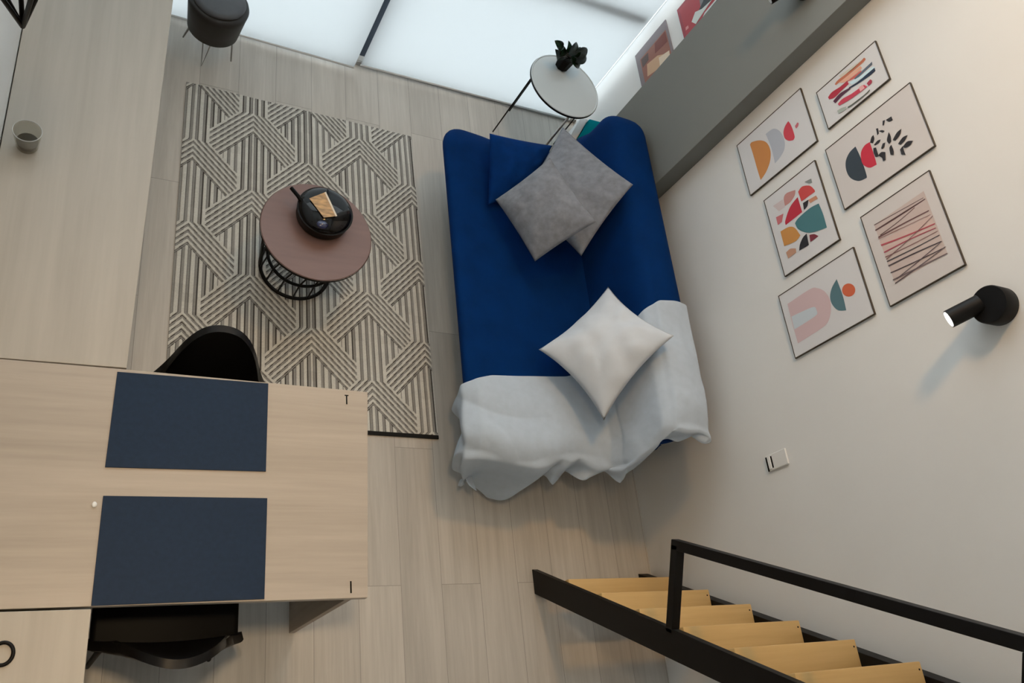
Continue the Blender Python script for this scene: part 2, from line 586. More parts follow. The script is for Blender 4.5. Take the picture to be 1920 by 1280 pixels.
# ------------------------------------------------------------------ rug
def build_rug():
    c00, c10, c11, c01 = [np.array(v) for v in ((0.325, 1.322), (1.549, 1.318), (1.514, 3.095), (0.318, 3.108))]
    nu, nv = 400, 590
    u, v = np.meshgrid(np.linspace(0, 1, nu), np.linspace(0, 1, nv))
    P = ((1 - u) * (1 - v))[..., None] * c00 + (u * (1 - v))[..., None] * c10 + (u * v)[..., None] * c11 + ((1 - u) * v)[..., None] * c01
    X, Y = 0.325 + u * 1.2, 1.32 + v * 1.785
    PC, Q, SL, ST, T = 0.2805, 0.475, 1.10, 0.072, 0.200
    xs0, ya, yb = 0.375, 2.835, 3.0725
    own = np.full(X.shape, -1, int)
    best = np.full(X.shape, 1e9)
    kval = np.zeros(X.shape)
    for i in range(-1, 6):
        du = np.abs(X - (xs0 + i * PC))
        base = ya if i % 2 == 0 else yb
        for j in range(-2, 6):
            a = base - j * Q
            k = (a - SL * du) - Y
            inside = (k >= np.maximum(0, ST - du)) & (k <= T) & (du <= PC - ST)
            win_ = inside & (a < best)
            best[win_] = a
            kval[win_] = k[win_]
            own[win_] = 1
    # vertical stripes elsewhere
    col = np.round((X - xs0) / PC)
    dv = X - (xs0 + col * PC)
    ph_v = ((ST - np.abs(dv)) / 0.0333) % 1.0
    ph_b = (kval / (T / 6.0)) % 1.0
    ph = np.where(own > 0, ph_b, ph_v)
    tone = np.where(ph < 0.50, 0.0, 1.0)         # 0 light, 1 grey
    tone = np.where((ph > 0.50) & (ph < 0.64), 2.0, tone)  # thin dark lines put the carved pile's shadows into the yarn colour
    tone = np.where((ph > 0.93), 1.6, tone)
    # outline along band borders
    eb = (own > 0) & (kval > T - 0.004)
    tone = np.where(eb, 2.0, tone)
    light, grey, dark = [np.array(srgb(c)) for c in ((205, 203, 196), (148, 146, 142), (66, 63, 61))]
    rgb = np.zeros(X.shape + (4,))
    rgb[..., 3] = 1
    t = tone[..., None]
    rgb[..., :3] = np.where(t < 0.5, light, np.where(t < 1.3, grey, np.where(t < 1.8, 0.5 * grey + 0.5 * dark, dark)))
    rng = np.random.default_rng(3)
    blot = rng.normal(0, 1, (40, 28))
    bl = np.kron(blot, np.ones((15, 15)))[:nv, :nu]
    rgb[..., :3] *= (1 + 0.03 * bl + 0.05 * rng.normal(0, 1, X.shape))[..., None]
    # worn blotches in the grey ground
    rgb = np.clip(rgb, 0.01, 1)
    Z = 0.006 + np.where(tone < 0.5, 0.003, np.where(tone < 1.3, 0.001, 0.0))
    co = np.stack([P[..., 0], P[..., 1], Z], -1).reshape(-1, 3)
    me = bpy.data.meshes.new('area_rug')
    idx = np.arange(nu * nv).reshape(nv, nu)
    q = np.stack([idx[:-1, :-1], idx[:-1, 1:], idx[1:, 1:], idx[1:, :-1]], -1).reshape(-1, 4)
    me.vertices.add(len(co))
    me.vertices.foreach_set('co', co.ravel())
    me.loops.add(q.size)
    me.loops.foreach_set('vertex_index', q.ravel().astype(np.int32))
    me.polygons.add(len(q))
    me.polygons.foreach_set('loop_start', np.arange(0, q.size, 4, dtype=np.int32))
    me.polygons.foreach_set('loop_total', np.full(len(q), 4, dtype=np.int32))
    me.update()
    me.validate()
    at = me.color_attributes.new('yarn', 'FLOAT_COLOR', 'POINT')
    at.data.foreach_set('color', rgb.reshape(-1).astype(np.float32))
    m = bpy.data.materials.new('woven_rug_yarn')
    m.use_nodes = True
    nt = m.node_tree
    b = nt.nodes['Principled BSDF']
    b.inputs['Roughness'].default_value = 0.95
    b.inputs['Specular IOR Level'].default_value = 0.05
    a = nt.nodes.new('ShaderNodeVertexColor')
    a.layer_name = 'yarn'
    nt.links.new(a.outputs[0], b.inputs['Base Color'])
    me.materials.append(m)
    t = thing('area_rug', 'grey and cream woven rug with a chevron line pattern under the coffee table', 'rug', (0.92, 2.2, 0))
    o = bpy.data.objects.new('pile', me)
    COL.objects.link(o)
    me.transform(parent_world(t).inverted())
    o.parent = t
    bm = bmesh.new()
    prism(bm, [(*c00, 0.0005), (*c10, 0.0005), (*c11, 0.0005), (*c01, 0.0005)], (0, 0, 0.0052))
    obj('backing', bm, M['black_bind'], t)
    bm = bmesh.new()
    prism(bm, [(c00[0] - 0.002, c00[1] - 0.018, 0.0005), (c10[0] + 0.003, c10[1] - 0.018, 0.0005), (c10[0] + 0.003, c10[1], 0.0005), (c00[0] - 0.002, c00[1], 0.0005)], (0, 0, 0.009), 0.001)
    obj('edge_binding', bm, M['black_bind'], t)['label'] = 'black binding along the near edge'


build_rug()

# ------------------------------------------------------------------ coffee table and what stands on it
cx, cy, cz = 0.860, 2.077, 0.42
k = thing('coffee_table', 'low round coffee table with walnut top and black wire base on the rug', 'coffee table', (cx, cy, 0))
bm = lathe(bmesh.new(), [(0, cz - 0.018), (0.232, cz - 0.018), (0.245, cz - 0.009), (0.247, cz - 0.003), (0.244, cz), (0, cz)], (cx, cy, 0), 72)
obj('tabletop', bm, M['walnut'], k, True, 40)
bm = lathe(bmesh.new(), [(0.2475, cz - 0.0175), (0.2485, cz - 0.006), (0.2475, cz - 0.005), (0.2455, cz - 0.0175)], (cx, cy, 0), 72)
obj('edge_band', bm, M['black'], k, True)
bcx, bcy, br = 0.862, 2.115, 0.165


def ring_pts(c, r, z, n=40):
    return [(c[0] + r * math.cos(2 * math.pi * i / n), c[1] + r * math.sin(2 * math.pi * i / n), z) for i in range(n)]


bm = tube(bmesh.new(), ring_pts((bcx, bcy), br, 0.021, 48), 0.0085, 10, True)
obj('base_ring', bm, M['black'], k, True)
bm = tube(bmesh.new(), ring_pts((bcx, bcy - 0.01), br * 0.96, 0.15, 48), 0.0075, 10, True)
obj('middle_ring', bm, M['black'], k, True)
bm = tube(bmesh.new(), ring_pts((cx, cy), 0.15, cz - 0.026, 48), 0.006, 10, True)
obj('upper_ring', bm, M['black'], k, True)
for i in range(14):
    a = 2 * math.pi * i / 14 + 0.15
    bm = bmesh.new()
    tube(bm, [(bcx + br * math.cos(a), bcy + br * math.sin(a), 0.021),
              (bcx + br * 0.96 * math.cos(a), bcy - 0.01 + br * 0.96 * math.sin(a), 0.15),
              (cx + 0.15 * math.cos(a + 0.25), cy + 0.15 * math.sin(a + 0.25), cz - 0.026)], 0.0042, 8)
    obj('wire_strut', bm, M['black'], k, True)
bm = bmesh.new()
tube(bm, [(cx - 0.215, cy + 0.02, cz - 0.02), (cx - 0.19, cy + 0.02, 0.2), (bcx - br, bcy - 0.01, 0.021)], 0.008, 8)
obj('side_hoop', bm, M['black'], k, True)

px, py = 0.877, 2.142
pn = thing('lidded_pan', 'round black glossy lidded pan with a stick handle on the coffee table', 'pan', (px, py, cz))
bm = lathe(bmesh.new(), [(0, cz + 0.0005), (0.098, cz + 0.0005), (0.116, cz + 0.018), (0.122, cz + 0.062), (0.124, cz + 0.068), (0.114, cz + 0.068), (0, cz + 0.068)], (px, py, 0), 64)
obj('pan_body', bm, M['black'], pn, True, 50)
prof = [(0.117, cz + 0.068)] + [(0.117 * math.cos(t), cz + 0.068 + 0.042 * math.sin(t)) for t in np.linspace(0.06, math.pi / 2 - 0.02, 14)] + [(0, cz + 0.110)]
obj('lid', lathe(bmesh.new(), prof, (px, py, 0), 64), M['gloss_black'], pn, True)
h0 = atz(570, 385, cz + 0.068)
h1 = atz(546, 352, cz + 0.078)
bm = bmesh.new()
tube(bm, [h0 + (h0 - h1) * 0.15, h0, (h0 + h1) * 0.5 + Vector((0, 0, 0.006)), h1], 0.0085, 10)
obj('handle', bm, M['black_plastic'], pn, True)
kb = atz(604, 421, cz + 0.098)  # blue blob added in place of a reflected highlight on the lid
bm = bmesh.new()
bmesh.ops.create_uvsphere(bm, u_segments=24, v_segments=16, radius=1.0)
for v in bm.verts:
    v.co = Vector((v.co.x * 0.026, v.co.y * 0.02, v.co.z * 0.014)) + kb
obj('lid_highlight', bm, M['gloss_blue'], pn, True)['label'] = 'dark blue glossy blob standing in for a reflection'
# gold-brown card lying on the lid, a flat sheet coloured as a reflection
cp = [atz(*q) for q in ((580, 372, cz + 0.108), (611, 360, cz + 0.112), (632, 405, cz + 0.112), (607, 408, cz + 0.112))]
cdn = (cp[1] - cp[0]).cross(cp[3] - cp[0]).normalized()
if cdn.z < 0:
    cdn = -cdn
patch = thing('lid_reflection', 'small gold-brown reflection card lying on the black pan lid', 'patch', cp[0])
obj('reflection_sheet', prism(bmesh.new(), cp, cdn * 0.0015), M['gold'], patch)
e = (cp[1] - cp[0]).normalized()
obj('reflection_edge', prism(bmesh.new(), [cp[1] - e * 0.008 + cdn * 0.0016, cp[1] + cdn * 0.0016, cp[2] + cdn * 0.0016, cp[2] - e * 0.008 + cdn * 0.0016], cdn * 0.0008), M['cream'], patch)  # pale strip coloured as the bright rim of the reflection

# ------------------------------------------------------------------ ottoman
ox, oy = 0.405, 3.325
t = thing('ottoman', 'round dark leather ottoman on thin metal legs in front of the window', 'ottoman', (ox, oy, 0))
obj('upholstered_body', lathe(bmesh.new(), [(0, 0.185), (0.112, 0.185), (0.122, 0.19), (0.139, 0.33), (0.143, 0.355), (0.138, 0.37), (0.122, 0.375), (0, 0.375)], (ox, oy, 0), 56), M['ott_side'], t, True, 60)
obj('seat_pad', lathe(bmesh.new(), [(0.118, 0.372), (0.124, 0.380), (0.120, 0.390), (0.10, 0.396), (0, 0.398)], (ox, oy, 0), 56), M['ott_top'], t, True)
for (fx, fy) in ((0.285, 3.395), (0.383, 3.235), (0.525, 3.315), (0.43, 3.41)):
    d = Vector((fx - ox, fy - oy, 0)).normalized()
    s = Vector((-d.y, d.x, 0))
    top = Vector((ox, oy, 0.188)) + d * 0.095
    bm = bmesh.new()
    tube(bm, [top + s * 0.02, Vector((fx, fy, 0.006)), top - s * 0.02], 0.0038, 8)
    obj('leg', bm, M['chrome'], t, True)

# ------------------------------------------------------------------ chairs
def make_chair(loc, rotz, label):
    """Seat faces local -y, backrest at local +y."""
    t = thing('dining_chair', label, 'chair', loc, rotz, 'black dining chairs at the peninsula table')
    W = parent_world(t)

    def put(name, bm, m, sm=True, ang=None):
        bm.transform(W)
        return obj(name, bm, m, t, sm, ang)
    bm = box(-0.225, 0.225, -0.22, 0.195, 0.425, 0.468, 0.018, 3)
    put('seat', bm, M['black_plastic'], True, 50)
    # curved backrest, narrower and rounded towards the top
    bm = bmesh.new()
    nz, nx = 14, 20
    front, back = [], []
    for i in range(nz + 1):
        q = i / nz
        z = 0.455 + 0.345 * q
        hw = 0.236 - 0.078 * q
        ra = []
        rb = []
        for j in range(nx + 1):
            s = -1 + 2 * j / nx
            zz = z - (0.19 * abs(s) ** 3.2) * q
            x = hw * s
            y = 0.172 + 0.098 * q ** 0.8 - 0.085 * s * s * (0.2 + 0.8 * q)
            ra.append(bm.verts.new((x, y, zz)))
            rb.append(bm.verts.new((x * 1.03, y + 0.026, zz)))
        front.append(ra)
        back.append(rb)
    for i in range(nz):
        for j in range(nx):
            bm.faces.new((front[i][j], front[i][j + 1], front[i + 1][j + 1], front[i + 1][j]))
            bm.faces.new((back[i][j], back[i + 1][j], back[i + 1][j + 1], back[i][j + 1]))
        bm.faces.new((front[i][0], front[i + 1][0], back[i + 1][0], back[i][0]))
        bm.faces.new((front[i][nx], back[i][nx], back[i + 1][nx], front[i + 1][nx]))
    for j in range(nx):
        bm.faces.new((front[nz][j], front[nz][j + 1], back[nz][j + 1], back[nz][j]))
        bm.faces.new((front[0][j], back[0][j], back[0][j + 1], front[0][j + 1]))
    bmesh.ops.recalc_face_normals(bm, faces=bm.faces[:])
    put('backrest', bm, M['black_shell'], True, 45)
    for sx in (-1, 1):
        for sy in (-1, 1):
            bm = bmesh.new()
            tube(bm, [(sx * 0.16, sy * 0.14, 0.43), (sx * 0.205, sy * 0.19, 0.0)], 0.013, 10, False, 0.009)
            put('leg', bm, M['black'])
    return t


make_chair((0.425, 1.075, 0), 0.0, 'black chair on the rug side of the peninsula table, behind the farther placemat')
make_chair((0.345, 0.560, 0), math.pi, 'black chair tucked under the near side of the table, beside the pale cabinet')

# ------------------------------------------------------------------ sofa
sf = thing('sofa', 'armless navy blue sofa along the right wall', 'sofa', (2.0, 1.95, 0))


def smooth_box(x0, x1, y0, y1, z0, z1, bev, cuts=0, bulge=0.0):
    bm = box(x0, x1, y0, y1, z0, z1, bev, 5)
    if cuts:
        bmesh.ops.subdivide_edges(bm, edges=[e for e in bm.edges if e.calc_length() > 0.25], cuts=cuts, use_grid_fill=True)
    return bm


def slab(prof, y0, y1, rnd, ny=60, quilt=0.0):
    """Closed (x,z) profile swept along y with rounded ends (radius rnd); shrinks towards the ends."""
    cxp = sum(p[0] for p in prof) / len(prof)
    czp = sum(p[1] for p in prof) / len(prof)
    bm = bmesh.new()
    rings = []
    ends = [y0 + rnd * (1 - math.cos(a)) for a in np.linspace(0, math.pi / 2, 9)]
    ys = ends + list(np.linspace(y0 + rnd, y1 - rnd, ny))[1:-1] + [y1 - (y - y0) for y in reversed(ends)]
    for y in ys:
        d = min(y - y0, y1 - y)
        ins = 0.0 if d >= rnd else rnd - math.sqrt(max(0.0, rnd * rnd - (rnd - d) ** 2))
        ring = []
        for (x, z) in prof:
            vx, vz = x - cxp, z - czp
            l = math.hypot(vx, vz)
            f = (l - ins) / l
            px_, pz_ = cxp + vx * f, czp + vz * f
            if quilt:
                pz_ += quilt * (abs(math.sin((y - y0) * 2.6 * math.pi)) ** 0.6) * (1 if vz > 0.02 else 0)
            ring.append(bm.verts.new((px_, y, pz_)))
        rings.append(ring)
    n = len(prof)
    for A, B in zip(rings, rings[1:]):
        for i in range(n):
            bm.faces.new((A[i], A[(i + 1) % n], B[(i + 1) % n], B[i]))
    bm.faces.new(rings[0])
    bm.faces.new(rings[-1][::-1])
    bmesh.ops.recalc_face_normals(bm, faces=bm.faces[:])
    return bm


def rounded_poly(pts, r, seg=6):
    out = []
    n = len(pts)
    for i in range(n):
        p0, p1, p2 = [Vector((*pts[(i + d) % n], 0)) for d in (-1, 0, 1)]
        ri = r[i] if isinstance(r, (list, tuple)) else r
        a = (p0 - p1).normalized()
        b = (p2 - p1).normalized()
        s, e_ = p1 + a * ri, p1 + b * ri
        for q in np.linspace(0, 1, seg + 1):
            q = float(q)
            v = s * ((1 - q) ** 2) + p1 * (2 * q * (1 - q)) + e_ * (q * q)
            out.append((v.x, v.y))
    # densify the long sides
    res = []
    for i, p in enumerate(out):
        res.append(p)
        q = out[(i + 1) % len(out)]
        d = math.hypot(q[0] - p[0], q[1] - p[1])
        m = int(d // 0.06)
        for j in range(1, m + 1):
            res.append((p[0] + (q[0] - p[0]) * j / (m + 1), p[1] + (q[1] - p[1]) * j / (m + 1)))
    return res


seat_prof = rounded_poly([(1.66, 0.16), (1.575, 0.28), (1.486, 0.452), (2.30, 0.452), (2.30, 0.16)], [0.04, 0.05, 0.07, 0.04, 0.03])
obj('seat_cushion', slab(seat_prof, 1.125, 2.86, 0.13, 60), M['navy'], sf, True, 60)
back_prof = rounded_poly([(2.215, 0.40), (2.31, 0.815), (2.545, 0.80), (2.50, 0.36)], [0.05, 0.085, 0.085, 0.05])
obj('backrest', slab(back_prof, 1.125, 2.935, 0.16, 60), M['navy'], sf, True, 60)
obj('base_frame', box(1.70, 2.45, 1.17, 2.78, 0.10, 0.20, 0.01), M['black_bind'], sf)
for (lx, ly) in ((1.69, 1.19), (2.42, 1.19), (1.78, 2.70), (2.42, 2.70)):
    bm = bmesh.new()
    tube(bm, [(lx, ly, 0.12), (lx, ly, 0.0)], 0.02, 12, False, 0.014)
    obj('leg', bm, M['black'], sf, True)


def cushion(name, corners, thick, m, label, pinch=0.07, seed=0, up=0.62, wr=0.006, group=None, n=40):
    """Soft cushion from its four corner points (3D), going round."""
    A, B, C, D = [Vector(c) for c in corners]
    ctr = (A + B + C + D) / 4
    nrm = (C - A).cross(D - B).normalized()
    if nrm.dot(Vector((0, 0, CAM_H)) - ctr) < 0:
        nrm = -nrm
    v = []
    idx = {}
    for side in (0, 1):
        for i in range(n + 1):
            for j in range(n + 1):
                a, b = i / n, j / n
                edge = i in (0, n) or j in (0, n)
                if side == 1 and edge:
                    idx[(1, i, j)] = idx[(0, i, j)]
                    continue
                p = A * (1 - a) * (1 - b) + B * a * (1 - b) + C * a * b + D * (1 - a) * b
                sa, sb = 2 * a - 1, 2 * b - 1
                # sides curve inward between the pointed corners
                va = (B + C - A - D) / 4
                vb = (C + D - A - B) / 4
                p = p - va * (sa * pinch * (1 - sb * sb)) - vb * (sb * pinch * (1 - sa * sa))
                h = thick * ((1 - sa ** 4) * (1 - sb ** 4)) ** 0.6 * (0.55 + 0.45 * (1 - sa * sa) * (1 - sb * sb))
                nz = noise.noise(Vector((a * 5 + seed, b * 5, side * 3.0))) * wr
                # creases running in from the corners
                rr = max(abs(sa), abs(sb))
                cr = math.sin(math.atan2(sb, sa) * 9 + seed) * wr * 1.1 * max(0, rr - 0.45) * (1 - rr) * 4
                if side == 0:
                    p = p + nrm * (h * up + (nz + cr) * min(1.0, h / thick * 3))
                else:
                    p = p - nrm * (h * (1 - up))
                idx[(side, i, j)] = len(v)
                v.append(p)
    f = []
    for side in (0, 1):
        for i in range(n):
            for j in range(n):
                q = [idx[(side, i, j)], idx[(side, i + 1, j)], idx[(side, i + 1, j + 1)], idx[(side, i, j + 1)]]
                f.append(q if side == 0 else q[::-1])
    me = (v, f)
    o = obj(name, me, m, None, True)
    bm = bmesh.new()
    bm.from_mesh(o.data)
    bmesh.ops.recalc_face_normals(bm, faces=bm.faces[:])
    bm.to_mesh(o.data)
    bm.free()
    return tag(o, label, 'cushion', group)


cushion('cushion', [atz(918, 250, 0.60), atz(1036, 273, 0.60), atz(990, 362, 0.50), atz(915, 385, 0.49)], 0.13, M['navy2'],
        'navy blue cushion at the far end of the sofa, half hidden by grey cushions', 0.03, 3, 0.5, 0.008, 'sofa cushions')
cushion('cushion', [atz(1055, 238, 0.62), atz(1187, 346, 0.87), atz(1090, 480, 0.62), atz(972, 374, 0.56)], 0.09, M['grey_fab'],
        'grey plush cushion leaning on the sofa back, behind the other grey one', 0.05, 11, 0.55, 0.008, 'sofa cushions')
cushion('cushion', [atz(929, 374, 0.55), atz(1031, 296, 0.78), atz(1118, 416, 0.84), atz(1003, 490, 0.60)], 0.11, M['grey_fab'],
        'grey plush cushion in front, overlapping the other grey cushion', 0.035, 23, 0.62, 0.008, 'sofa cushions')

# ------------------------------------------------------------------ sheet over the near end of the sofa
def build_sheet():
    # profile over the sofa, (x, z), from the front hang to the back of the backrest
    prof = [(1.535, 0.275), (1.508, 0.36), (1.492, 0.43), (1.550, 0.470), (1.70, 0.472), (1.90, 0.470), (2.10, 0.468), (2.20, 0.475),
            (2.235, 0.55), (2.262, 0.66), (2.290, 0.78), (2.335, 0.828), (2.43, 0.832), (2.515, 0.815), (2.556, 0.755)]
    L = [0.0]
    for a, b in zip(prof, prof[1:]):
        L.append(L[-1] + math.hypot(b[0] - a[0], b[1] - a[1]))

    def lerp(tab, s):
        for (s0, v0), (s1, v1) in zip(tab, tab[1:]):
            if s <= s1:
                q = (s - s0) / (s1 - s0)
                return v0 + (v1 - v0) * q
        return tab[-1][1]
    px_t = [(l, p[0]) for l, p in zip(L, prof)]
    pz_t = [(l, p[1]) for l, p in zip(L, prof)]
    tot = L[-1]
    # far edge of the sheet (y) and lower end of the hanging part (z)
    y_far = [(0.0, 1.36), (0.16, 1.40), (0.3, 1.44), (0.7, 1.475), (0.95, 1.56), (1.10, 1.66), (1.28, 1.74), (1.40, 1.75), (tot, 1.74)]
    z_hang = [(0.0, 0.20), (0.12, 0.18), (0.26, 0.12), (0.40, 0.07), (0.47, 0.13), (0.62, 0.30), (0.70, 0.24), (0.78, 0.36), (0.95, 0.42), (1.15, 0.55), (1.27, 0.72), (tot, 0.775)]
    ns, nt_, nh = 120, 46, 34
    v, f = [], []
    for i in range(ns + 1):
        s = tot * i / ns
        x, z = lerp(px_t, s), lerp(pz_t, s)
        yf = lerp(y_far, s)
        ye = 1.085 + 0.025 * math.sin(s * 11) + 0.055 * min(1.0, max(0.0, (s - 1.0) / 0.45))
        zb = min(z - 0.02, lerp(z_hang, s))
        for j in range(nt_ + nh + 1):
            if j <= nt_:
                q = j / nt_
                y = yf + (ye - yf) * q
                zz = z
                xx = x
                near = max(0.0, (q - 0.72) / 0.28)
                zz -= 0.03 * near ** 2.5
                # folds fanning from the middle of the front edge, stronger towards the front
                fr = max(0.0, 1 - s / 0.75)
                wv = (abs(math.sin((y * 15 + s * 6.0) + 1.3 * math.sin(s * 6))) ** 0.7 - 0.35) * 0.030 * fr * (0.25 + 0.9 * q)
                wv += max(0, math.sin((s * 0.8 + y * 1.0) * 34 + 2 * math.sin(y * 9))) * 0.012 * max(0, q - 0.45)
                wv += noise.noise(Vector((x * 5, y * 6, 1.3))) * 0.012
                if s < 0.2:
                    xx -= max(0, wv) * 1.2
                    zz += wv * 0.3
                else:
                    zz += max(-0.006, wv)
                if s > 0.96 and s < 1.24:
                    xx -= 0.006 + abs(wv) * 0.4
                if s < 0.13:      # scalloped front hem
                    zz += 0.05 * math.sin(y * 21 + 0.6) * (1 - s / 0.13)
            else:
                q = (j - nt_) / nh
                zz = z - 0.03 + (zb - z + 0.03) * q
                amp = 0.016 + 0.05 * q
                y = ye - 0.014 * math.sin(min(1, q * 4) * math.pi / 2) - 0.012 - amp * (0.5 + 0.5 * math.sin(s * 30 + 2.2 * math.sin(s * 9) + q * 1.5)) * (1.0 if s < 1.0 else 0.5)
                xx = x + 0.10 * q * max(0.0, 1 - s / 0.5) + 0.01 * math.sin(q * 6 + s * 22)
            v.append(Vector((xx, y, zz)))
    w_ = nt_ + nh + 1
    for i in range(ns):
        for j in range(w_ - 1):
            f.append((i * w_ + j, i * w_ + j + 1, (i + 1) * w_ + j + 1, (i + 1) * w_ + j))
    o = obj('cotton_throw', (v, f), M['sheet'], None, True)
    md = o.modifiers.new('thickness', 'SOLIDIFY')
    md.thickness = 0.004
    md.offset = 1.0
    sb = o.modifiers.new('soft', 'SUBSURF')
    sb.levels = 1
    sb.render_levels = 1
    tag(o, 'pale grey crumpled cotton throw draped over the near end of the sofa', 'throw')


build_sheet()
cushion('cushion', [atz(1010, 655, 0.56), atz(1140, 537, 0.62), atz(1264, 629, 0.92), atz(1132, 788, 0.64)], 0.13, M['white_fab'],
        'cream white cushion lying across the grey throw on the sofa', 0.125, 41, 0.68, 0.012, 'sofa cushions')

# ------------------------------------------------------------------ side table, plant, teal bag
sx, sy, sz = 2.268, 3.285, 0.50
t = thing('side_table', 'round white side table on thin dark legs beside the window', 'side table', (sx, sy, 0))
obj('tabletop', lathe(bmesh.new(), [(0, sz - 0.012), (0.214, sz - 0.012), (0.219, sz - 0.006), (0.219, sz + 0.002), (0.214, sz + 0.004), (0.210, sz), (0, sz)], (sx, sy, 0), 72), M['table_white'], t, True, 40)
obj('edge_band', lathe(bmesh.new(), [(0.2195, sz - 0.0135), (0.221, sz - 0.011), (0.221, sz - 0.003), (0.2195, sz - 0.001)], (sx, sy, 0), 72), M['black'], t, True)
for a in (math.pi, math.pi * 0.62, math.pi * 1.5, 0.1):
    d = Vector((math.cos(a), math.sin(a), 0))
    c0 = Vector((sx, sy, 0))
    bm = bmesh.new()
    if a == math.pi * 1.5:
        tube(bm, [c0 + d * 0.212 + Vector((0, 0, sz - 0.01)), c0 + d * 0.215], 0.007, 10)
        obj('leg', bm, M['chrome'], t, True)
    else:
        tube(bm, [c0 + d * 0.212 + Vector((0, 0, sz - 0.01)), c0 + d * 0.215], 0.0042, 10)
        obj('leg', bm, M['black'], t, True)

ppx, ppy = 2.262, 3.425
t = thing('potted_plant', 'small dark leafy plant in a black pot on the white side table', 'plant', (ppx, ppy, sz))
obj('pot', lathe(bmesh.new(), [(0, sz + 0.0005), (0.036, sz + 0.0005), (0.040, sz + 0.004), (0.050, sz + 0.085), (0.051, sz + 0.09), (0.045, sz + 0.09), (0.043, sz + 0.075), (0, sz + 0.075)], (ppx, ppy, 0), 8), M['black_plastic'], t)
obj('soil', lathe(bmesh.new(), [(0, sz + 0.078), (0.043, sz + 0.076)], (ppx, ppy, 0), 24), M['soil'], t)


def leaf_bm(base, tip, width, n=10):
    base, tip = Vector(base), Vector(tip)
    ax = tip - base
    side = ax.cross(Vector((0.3, -0.6, 0.75))).normalized()
    nrm = side.cross(ax).normalized()
    bm = bmesh.new()
    rows = []
    for i in range(n + 1):
        q = i / n
        wd = width * (math.sin(math.pi * min(1, q ** 0.8)) ** 0.7) + 0.0008
        c = base + ax * q + nrm * (0.012 * math.sin(q * math.pi))
        rows.append([bm.verts.new(c - side * wd + nrm * wd * 0.35), bm.verts.new(c), bm.verts.new(c + side * wd + nrm * wd * 0.35)])
    for a, b in zip(rows, rows[1:]):
        bm.faces.new((a[0], a[1], b[1], b[0]))
        bm.faces.new((a[1], a[2], b[2], b[1]))
    bmesh.ops.solidify(bm, geom=bm.faces[:], thickness=0.0012)
    return bm


stem0 = Vector((ppx + 0.01, ppy - 0.005, sz + 0.08))
for (bq, tq, wd, mk) in (((1052, 95, 0.66), (1040, 76, 0.69), 0.026, 'leaf'), ((1050, 106, 0.63), (1055, 84, 0.66), 0.024, 'leaf'),
                         ((1062, 100, 0.66), (1066, 76, 0.70), 0.018, 'leaf'), ((1066, 102, 0.66), (1082, 80, 0.69), 0.030, 'leaf_pale'),
                         ((1074, 104, 0.65), (1102, 93, 0.67), 0.030, 'leaf_pale'), ((1072, 108, 0.64), (1088, 88, 0.68), 0.020, 'leaf'),
                         ((1074, 110, 0.63), (1100, 110, 0.63), 0.030, 'leaf_pale'), ((1072, 112, 0.62), (1086, 127, 0.59), 0.026, 'leaf'),
                         ((1046, 112, 0.60), (1041, 92, 0.64), 0.022, 'leaf_pale'), ((1068, 114, 0.61), (1080, 104, 0.65), 0.018, 'leaf')):
    lf = obj('leaf', leaf_bm(atz(*bq), atz(*tq), wd), M[mk], t, True)
    bm = bmesh.new()
    tube(bm, [stem0, atz(*bq)], 0.0022, 6)
    obj('leaf_stalk', bm, M['leaf'], lf, True)

t = thing('carrier_bag', 'teal and white box-shaped bag on the floor behind the sofa end', 'bag', (2.50, 3.16, 0))
bm = bmesh.new()
prism(bm, [(2.350, 3.055, 0.001), (2.404, 3.055, 0.001), (2.532, 3.262, 0.001), (2.478, 3.262, 0.001)], (0, 0, 0.325), 0.01)
obj('bag_side', bm, M['white'], t, True, 40)
bm = bmesh.new()
prism(bm, [(2.407, 3.055, 0.001), (2.555, 3.055, 0.001), (2.560, 3.140, 0.001), (2.655, 3.145, 0.001), (2.655, 3.262, 0.001), (2.535, 3.262, 0.001)], (0, 0, 0.33), 0.008)
obj('bag_front', bm, M['teal'], t, True, 40)

# ------------------------------------------------------------------ framed prints
def smooth_loop(pts, sub=5):
    n = len(pts)
    out = []
    for i in range(n):
        p0, p1, p2, p3 = [Vector(pts[(i + d) % n]) for d in (-1, 0, 1, 2)]
        if (p1 - p0).angle(p2 - p1, 0) > 0.95:       # keep sharp corners sharp
            p0 = p1
        if (p2 - p1).angle(p3 - p2, 0) > 0.95:
            p3 = p2
        for k_ in range(sub):
            q = k_ / sub
            out.append(0.5 * ((2 * p1) + (-p0 + p2) * q + (2 * p0 - 5 * p1 + 4 * p2 - p3) * q * q + (-p0 + 3 * p1 - 3 * p2 + p3) * q ** 3))
    return out


def z1(p):   # detail crop 1 -> photo pixels
    return (1360 + p[0] / 4.0, 60 + p[1] / 4.0)


def z2(p):   # detail crop 2 -> photo pixels
    return (1400 + p[0] / 3.5558, 320 + p[1] / 3.5558)


def print_mesh(shapes, xp, conv):
    """shapes: (colour key, rgb, points, smooth) painted in order, each on its own layer."""
    bm = bmesh.new()
    mats, keys = [], {}
    for li, (rgb, pts, sm) in enumerate(shapes):
        if rgb not in keys:
            keys[rgb] = len(mats)
            mats.append(flat('%d_%d_%d' % rgb, rgb))
        x = xp - 0.0004 - 0.00012 * li
        p3 = [atx(*conv(p), x) for p in pts]
        if len(p3) < 16:
            p3 = smooth_loop(p3)
        vs = [bm.verts.new(p) for p in p3]
        try:
            fc = bm.faces.new(vs)
        except ValueError:
            continue
        fc.material_index = keys[rgb]
    bmesh.ops.triangulate(bm, faces=bm.faces[:])
    return bm, mats


